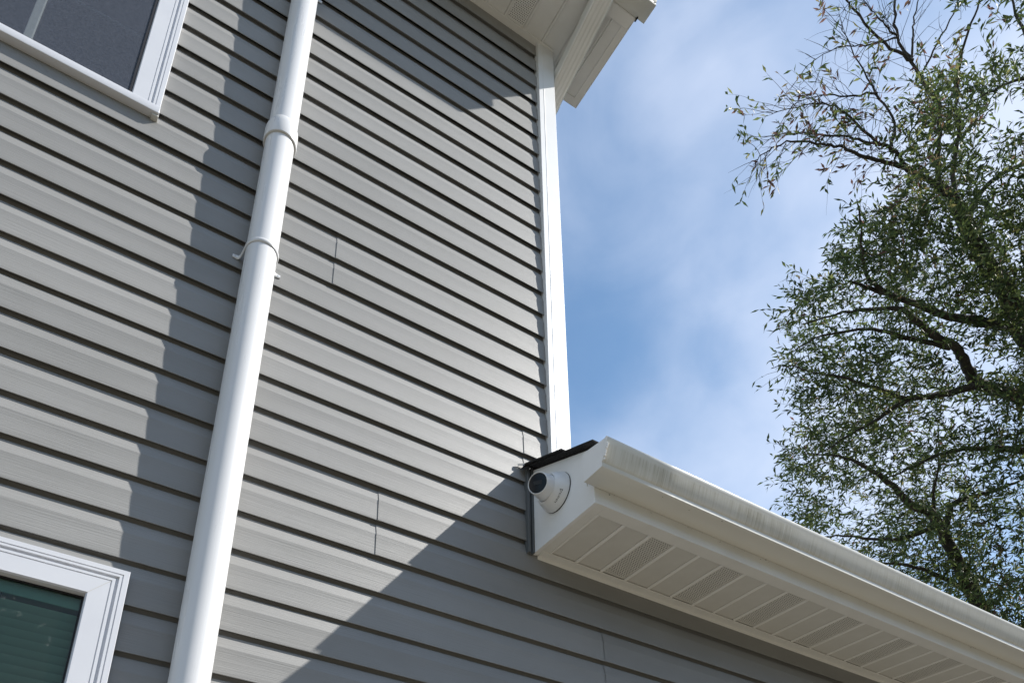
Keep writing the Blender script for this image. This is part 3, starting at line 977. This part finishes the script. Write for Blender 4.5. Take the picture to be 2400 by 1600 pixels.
def smooth_path(pts, n=5):
    out_ = []
    m = len(pts)
    for i in range(m - 1):
        p0, p1, p2, p3 = pts[max(i - 1, 0)], pts[i], pts[i + 1], pts[min(i + 2, m - 1)]
        for j in range(n):
            t = j / n
            out_.append(0.5 * ((2 * p1) + (p2 - p0) * t + (2 * p0 - 5 * p1 + 4 * p2 - p3) * t * t + (3 * p1 - p0 - 3 * p2 + p3) * t ** 3))
    out_.append(pts[-1])
    return out_

# every limb: picture points from the root outwards, distance at root and tip, thickness at root and tip (metres across)
limbs = {
 'F':  ([(2560, 1000), (2470, 860), (2400, 771), (2358, 676), (2314, 618), (2267, 533), (2236, 473), (2199, 435)], 10.8, 10.2, 0.27, 0.095),
 'A':  ([(2199, 435), (2131, 398), (2076, 381), (2025, 367), (1974, 347), (1926, 337), (1855, 332), (1800, 352), (1765, 385)], 10.2, 9.2, 0.052, 0.006),
 'A2': ([(2131, 398), (2090, 347), (2025, 330), (1957, 318), (1860, 314), (1790, 322)], 10.1, 9.6, 0.040, 0.006),
 'A3': ([(2070, 342), (2018, 299), (1957, 248), (1906, 243), (1811, 265)], 10.0, 9.9, 0.030, 0.006),
 'A4': ([(2090, 344), (2095, 289), (2052, 218), (2005, 129), (1971, 61)], 10.05, 10.6, 0.032, 0.006),
 'A5': ([(2052, 218), (1990, 226), (1930, 222), (1860, 243)], 10.3, 9.7, 0.022, 0.005),
 'B':  ([(2215, 455), (2199, 425), (2202, 330), (2202, 245), (2175, 214), (2137, 143), (2103, 85), (2097, 0), (2092, -120)], 10.2, 11.0, 0.052, 0.016),
 'B2': ([(2137, 143), (2073, 102), (2001, 24), (1985, 0), (1960, -50)], 10.6, 10.2, 0.032, 0.008),
 'B3': ([(2137, 143), (2139, 95), (2141, 41), (2165, -40)], 10.6, 11.0, 0.026, 0.008),
 'B4': ([(2158, 177), (2200, 100), (2240, 17), (2260, -60)], 10.5, 11.2, 0.022, 0.008),
 'B5': ([(2103, 85), (2080, 65), (2050, 30), (2020, 0)], 10.7, 10.4, 0.020, 0.006),
 'B6': ([(2103, 88), (2030, 105), (1960, 112), (1890, 156)], 10.6, 9.8, 0.018, 0.004),
 'C':  ([(2240, 480), (2233, 408), (2246, 323), (2240, 238), (2255, 120), (2290, 20), (2310, -60)], 10.3, 11.3, 0.055, 0.012),
 'D':  ([(2250, 515), (2267, 500), (2300, 449), (2348, 408), (2400, 381), (2480, 330), (2560, 240)], 10.3, 11.8, 0.06, 0.03),
 'E':  ([(2480, 330), (2440, 230), (2400, 187), (2331, 211), (2270, 240)], 11.5, 10.6, 0.06, 0.01),
 'E2': ([(2440, 230), (2420, 120), (2380, 30), (2360, -60)], 11.4, 11.8, 0.05, 0.012),
 'G':  ([(2520, 860), (2450, 790), (2382, 768), (2280, 751), (2212, 737), (2110, 700), (2042, 676), (1994, 659)], 10.7, 9.6, 0.16, 0.022),
 'G2': ([(2110, 703), (2070, 680), (2035, 652), (2022, 600), (2018, 533), (2010, 470)], 9.9, 9.4, 0.060, 0.010),
 'H':  ([(2600, 1010), (2500, 960), (2400, 931), (2297, 900), (2273, 873), (2246, 822), (2178, 778), (2127, 734), (2076, 723), (1974, 734), (1880, 760)], 10.8, 9.2, 0.19, 0.010),
 'H2': ([(2230, 815), (2110, 788), (2032, 771), (1926, 788), (1850, 830)], 10.0, 9.3, 0.060, 0.008),
 'I':  ([(2297, 900), (2212, 924), (2127, 938), (2059, 979), (1991, 1019), (1900, 1075)], 10.2, 9.0, 0.090, 0.010),
 'I2': ([(2127, 934), (2052, 911), (1974, 883), (1920, 877), (1855, 858), (1810, 862)], 9.7, 9.0, 0.048, 0.006),
 'J':  ([(2620, 1130), (2500, 1080), (2400, 1057), (2314, 1050), (2246, 1053), (2170, 1078), (2080, 1120)], 10.8, 9.4, 0.12, 0.012),
 'K':  ([(2600, 1750), (2420, 1590), (2330, 1480), (2281, 1393), (2247, 1321), (2220, 1265), (2186, 1209), (2131, 1178), (2094, 1138), (2036, 1098), (1968, 1069), (1900, 1060)], 10.9, 9.2, 0.24, 0.010),
 'K2': ([(2215, 1255), (2230, 1185), (2290, 1160), (2349, 1144), (2420, 1110)], 10.2, 10.8, 0.085, 0.02),
 'K3': ([(2200, 1225), (2120, 1260), (2040, 1262), (1960, 1255), (1890, 1265)], 10.1, 9.3, 0.060, 0.008),
 'K4': ([(2281, 1393), (2180, 1340), (2090, 1320), (2010, 1320)], 10.4, 9.6, 0.070, 0.010),
 'K5': ([(2186, 1209), (2190, 1140), (2200, 1090), (2196, 1040)], 10.0, 9.7, 0.045, 0.01),
 'N':  ([(2650, 700), (2760, 560), (2850, 420), (2900, 250)], 11.0, 12.0, 0.2, 0.03),
}
lp = {}
for nm, (pts, d0, d1, t0, t1) in limbs.items():
    m = len(pts)
    P = [along(a, b, d0 + (d1 - d0) * i / (m - 1)) for i, (a, b) in enumerate(pts)]
    P = smooth_path(P, 5)
    lp[nm] = (P, t0, t1)
trunk_top = along(2650, 700, 11.0)
tk = MB()
tpts = smooth_path([TB + Vector((0, 0, -0.1)), TB + Vector((0.02, 0.03, 1.2)), along(2625, 1330, 10.85), along(2600, 1010, 10.8), along(2630, 820, 10.9), trunk_top], 6)
tk.tube(tpts, [0.34 - 0.18 * i / (len(tpts) - 1) + (0.1 if i == 0 else 0) for i in range(len(tpts))], 14)
tree_part(tk.mesh('trunk', BARK, 60), 'trunk')
for nm, (P, t0, t1) in lp.items():
    n = len(P)
    rad = [max(0.5 * (t0 + (t1 - t0) * (i / (n - 1)) ** 0.8), 0.003) for i in range(n)]
    if nm == 'K':
        # its foot reaches the ground beside the trunk
        P = [TB + Vector((-0.35, 0.25, -0.1)), TB + Vector((-0.5, 0.3, 1.0))] + P
        rad = [0.17, 0.15] + rad
    mb = MB().tube([p + Vector((random.gauss(0, 1), random.gauss(0, 1), random.gauss(0, 1))) * 0.006 for p in P], rad, 7)
    tree_part(mb.mesh('branch', BARK, 60), 'branch')

# twigs and leaves
twig = MB()
leafV, leafT = [], []
def leaf(p, d, up, ln, w, tint):
    d = d.normalized()
    s_ = d.cross(up)
    if s_.length < 1e-4:
        s_ = d.orthogonal()
    s_.normalize()
    nn = s_.cross(d)
    mid = p + d * ln * 0.45
    leafV.append((p, mid + s_ * w + nn * w * 0.3, p + d * ln - Vector((0, 0, ln * 0.10)), mid - s_ * w + nn * w * 0.3))
    leafT.append(tint)

def rv():
    return Vector((random.gauss(0, 1), random.gauss(0, 1), random.gauss(0, 1))).normalized()

def twiglet(p, d, ln, nleaf, droop, tint0, spread, rad=0.0022, bare=0.0):
    pts = [p.copy()]
    q = p.copy()
    dd = d.normalized()
    n = 5
    for i in range(n):
        dd = (dd + Vector((0, 0, -droop)) + rv() * 0.16).normalized()
        q = q + dd * (ln / n)
        pts.append(q.copy())
    twig.tube(pts, [rad * (1 - 0.75 * i / n) for i in range(n + 1)], 3)
    for i in range(nleaf):
        f = bare + (1 - bare) * (i + random.random()) / nleaf
        k = min(int(f * n), n - 1)
        a = pts[k].lerp(pts[k + 1], f * n - k)
        ax = (pts[k + 1] - pts[k]).normalized()
        ld = ax * random.uniform(0.4, 1.0) + rv() * 0.8 + Vector((0, 0, -0.12))
        leaf(a, ld, rv(), random.uniform(0.054, 0.098) * spread, random.uniform(0.0078, 0.0128) * spread, min(1, max(0, random.gauss(tint0, 0.16))))
    return pts

# dense crown: twigs over the region the foliage fills, thinned by a clump field
poly = [(2230, -260), (2250, 60), (2205, 190), (2140, 260), (2130, 420), (2060, 500), (1990, 545), (1965, 610), (1915, 660), (1875, 720), (1865, 790), (1870, 850), (1890, 915),
        (1880, 1000), (1855, 1040), (1858, 1090), (1880, 1170), (1905, 1230), (1960, 1290), (2040, 1330), (2120, 1400), (2330, 1560), (2900, 1560), (3000, 900), (2950, 200), (2700, -200)]
def inside(x, y):
    c = False
    n = len(poly)
    j = n - 1
    for i in range(n):
        xi, yi = poly[i]; xj, yj = poly[j]
        if (yi > y) != (yj > y) and x < (xj - xi) * (y - yi) / (yj - yi) + xi:
            c = not c
        j = i
    return c
holes = [(2270, 830, 55, 42), (2310, 110, 70, 90), (2360, 60, 70, 60), (2390, 270, 45, 60), (2010, 830, 26, 20), (1985, 960, 30, 16), (2330, 880, 40, 30), (2380, 1270, 26, 70),
         (2190, 960, 18, 14), (2120, 860, 22, 16), (2310, 330, 30, 40), (2100, 1060, 20, 14), (2085, 470, 26, 20), (2010, 1165, 22, 26), (2345, 470, 25, 18)]
made = tries = 0
while made < 6700 and tries < 90000:
    tries += 1
    x, y = random.uniform(1850, 2960), random.uniform(-240, 1540)
    if not inside(x, y):
        continue
    if any(((x - a) / b) ** 2 + ((y - c) / d) ** 2 < 1 for a, c, b, d in holes) and random.random() < 0.93:
        continue
    dist = random.gauss(10.3, 0.75)
    p = along(x, y, dist)
    v = noise.noise(p * 1.35) + 0.45 * noise.noise(p * 3.6 + Vector((5, 1, 2)))
    thin = 0.13 if y > 430 else 0.42
    if y > 1180: thin = -0.05
    if v < -0.20 + thin * 0.55 and random.random() < 0.90:
        continue
    if x > 2480 and random.random() < 0.45:
        continue
    out_dir = (p - along(2560, max(500, min(y + 260, 1200)), 10.8)).normalized()
    d = out_dir * 0.9 + rv() * 0.8 + Vector((0, 0, 0.15))
    t0 = 0.36 + 0.25 * noise.noise(p * 2.0 + Vector((9, 4, 4)))
    if random.random() < (0.30 if (x < 2280 and y < 470) else 0.05): t0 += 0.42
    twiglet(p, d, random.uniform(0.22, 0.42), random.randint(8, 15), 0.06, t0, 1.0)
    made += 1

# bare upper side: long thin twigs with few reddish leaves
for nm in ('A', 'A2', 'A3', 'A4', 'A5', 'B2', 'B6', 'B5', 'B', 'B3', 'B4'):
    P, t0, t1 = lp[nm]
    n = len(P)
    for i in range(int(n * 0.12), n):
        for rep in range(2 if nm[0] == 'A' else 1):
            if random.random() < 0.35:
                continue
            ax = (P[min(i + 1, n - 1)] - P[max(i - 1, 0)]).normalized()
            d = ax * 0.8 + rv() * 0.7
            ln = random.uniform(0.18, 0.50)
            leafy = random.random() < (0.62 if nm[0] == 'A' else 0.28)
            pts = twiglet(P[i], d, ln, random.randint(3, 7) if leafy else 0, 0.04, 0.93 if random.random() < 0.6 else 0.5, 1.05, rad=0.0035, bare=0.62)
            for _ in range(random.randint(0, 2)):
                k = random.randint(1, 4)
                twiglet(pts[k], (pts[k] - pts[k - 1]).normalized() + rv() * 0.7, random.uniform(0.12, 0.30), random.randint(2, 6) if random.random() < 0.45 else 0, 0.06, 0.95 if random.random() < 0.5 else 0.42, 1.05, rad=0.002, bare=0.6)
# bare whips that stick out of the lower crown
for (a, b, d0, c, d) in [(1855, 858, 9.0, 1790, 905), (1850, 860, 9.0, 1800, 880), (1860, 870, 9.0, 1832, 930), (2018, 520, 9.4, 2012, 420), (1870, 862, 9.0, 1880, 925), (1895, 1290, 9.4, 1840, 1300)]:
    twiglet(along(a, b, d0), along(c, d, d0 - 0.1) - along(a, b, d0), 0.42, 2, 0.05, 0.5, 1.0, rad=0.0028, bare=0.7)
tw = tree_part(twig.mesh('twigs', BARK), 'twigs', kind='stuff')
nl = len(leafV)
co = np.array([[tuple(v) for v in q] for q in leafV], dtype=np.float32).reshape(-1, 3)
me = bpy.data.meshes.new('crown')
idx = np.arange(nl * 4).reshape(nl, 4)
tri = np.concatenate([idx[:, [0, 1, 2]], idx[:, [0, 2, 3]]], 1).reshape(-1)
me.vertices.add(nl * 4); me.vertices.foreach_set('co', co.reshape(-1))
me.loops.add(nl * 6); me.loops.foreach_set('vertex_index', tri.astype(np.int32))
me.polygons.add(nl * 2); me.polygons.foreach_set('loop_start', np.arange(0, nl * 6, 3, dtype=np.int32))
me.update(calc_edges=True)
ta = me.attributes.new('tint', 'FLOAT', 'POINT')
ta.data.foreach_set('value', np.repeat(np.array(leafT, dtype=np.float32), 4))
me.materials.append(LEAF)
tree_part(me, 'crown', kind='stuff')
print('leaves', nl, 'twigs', made)
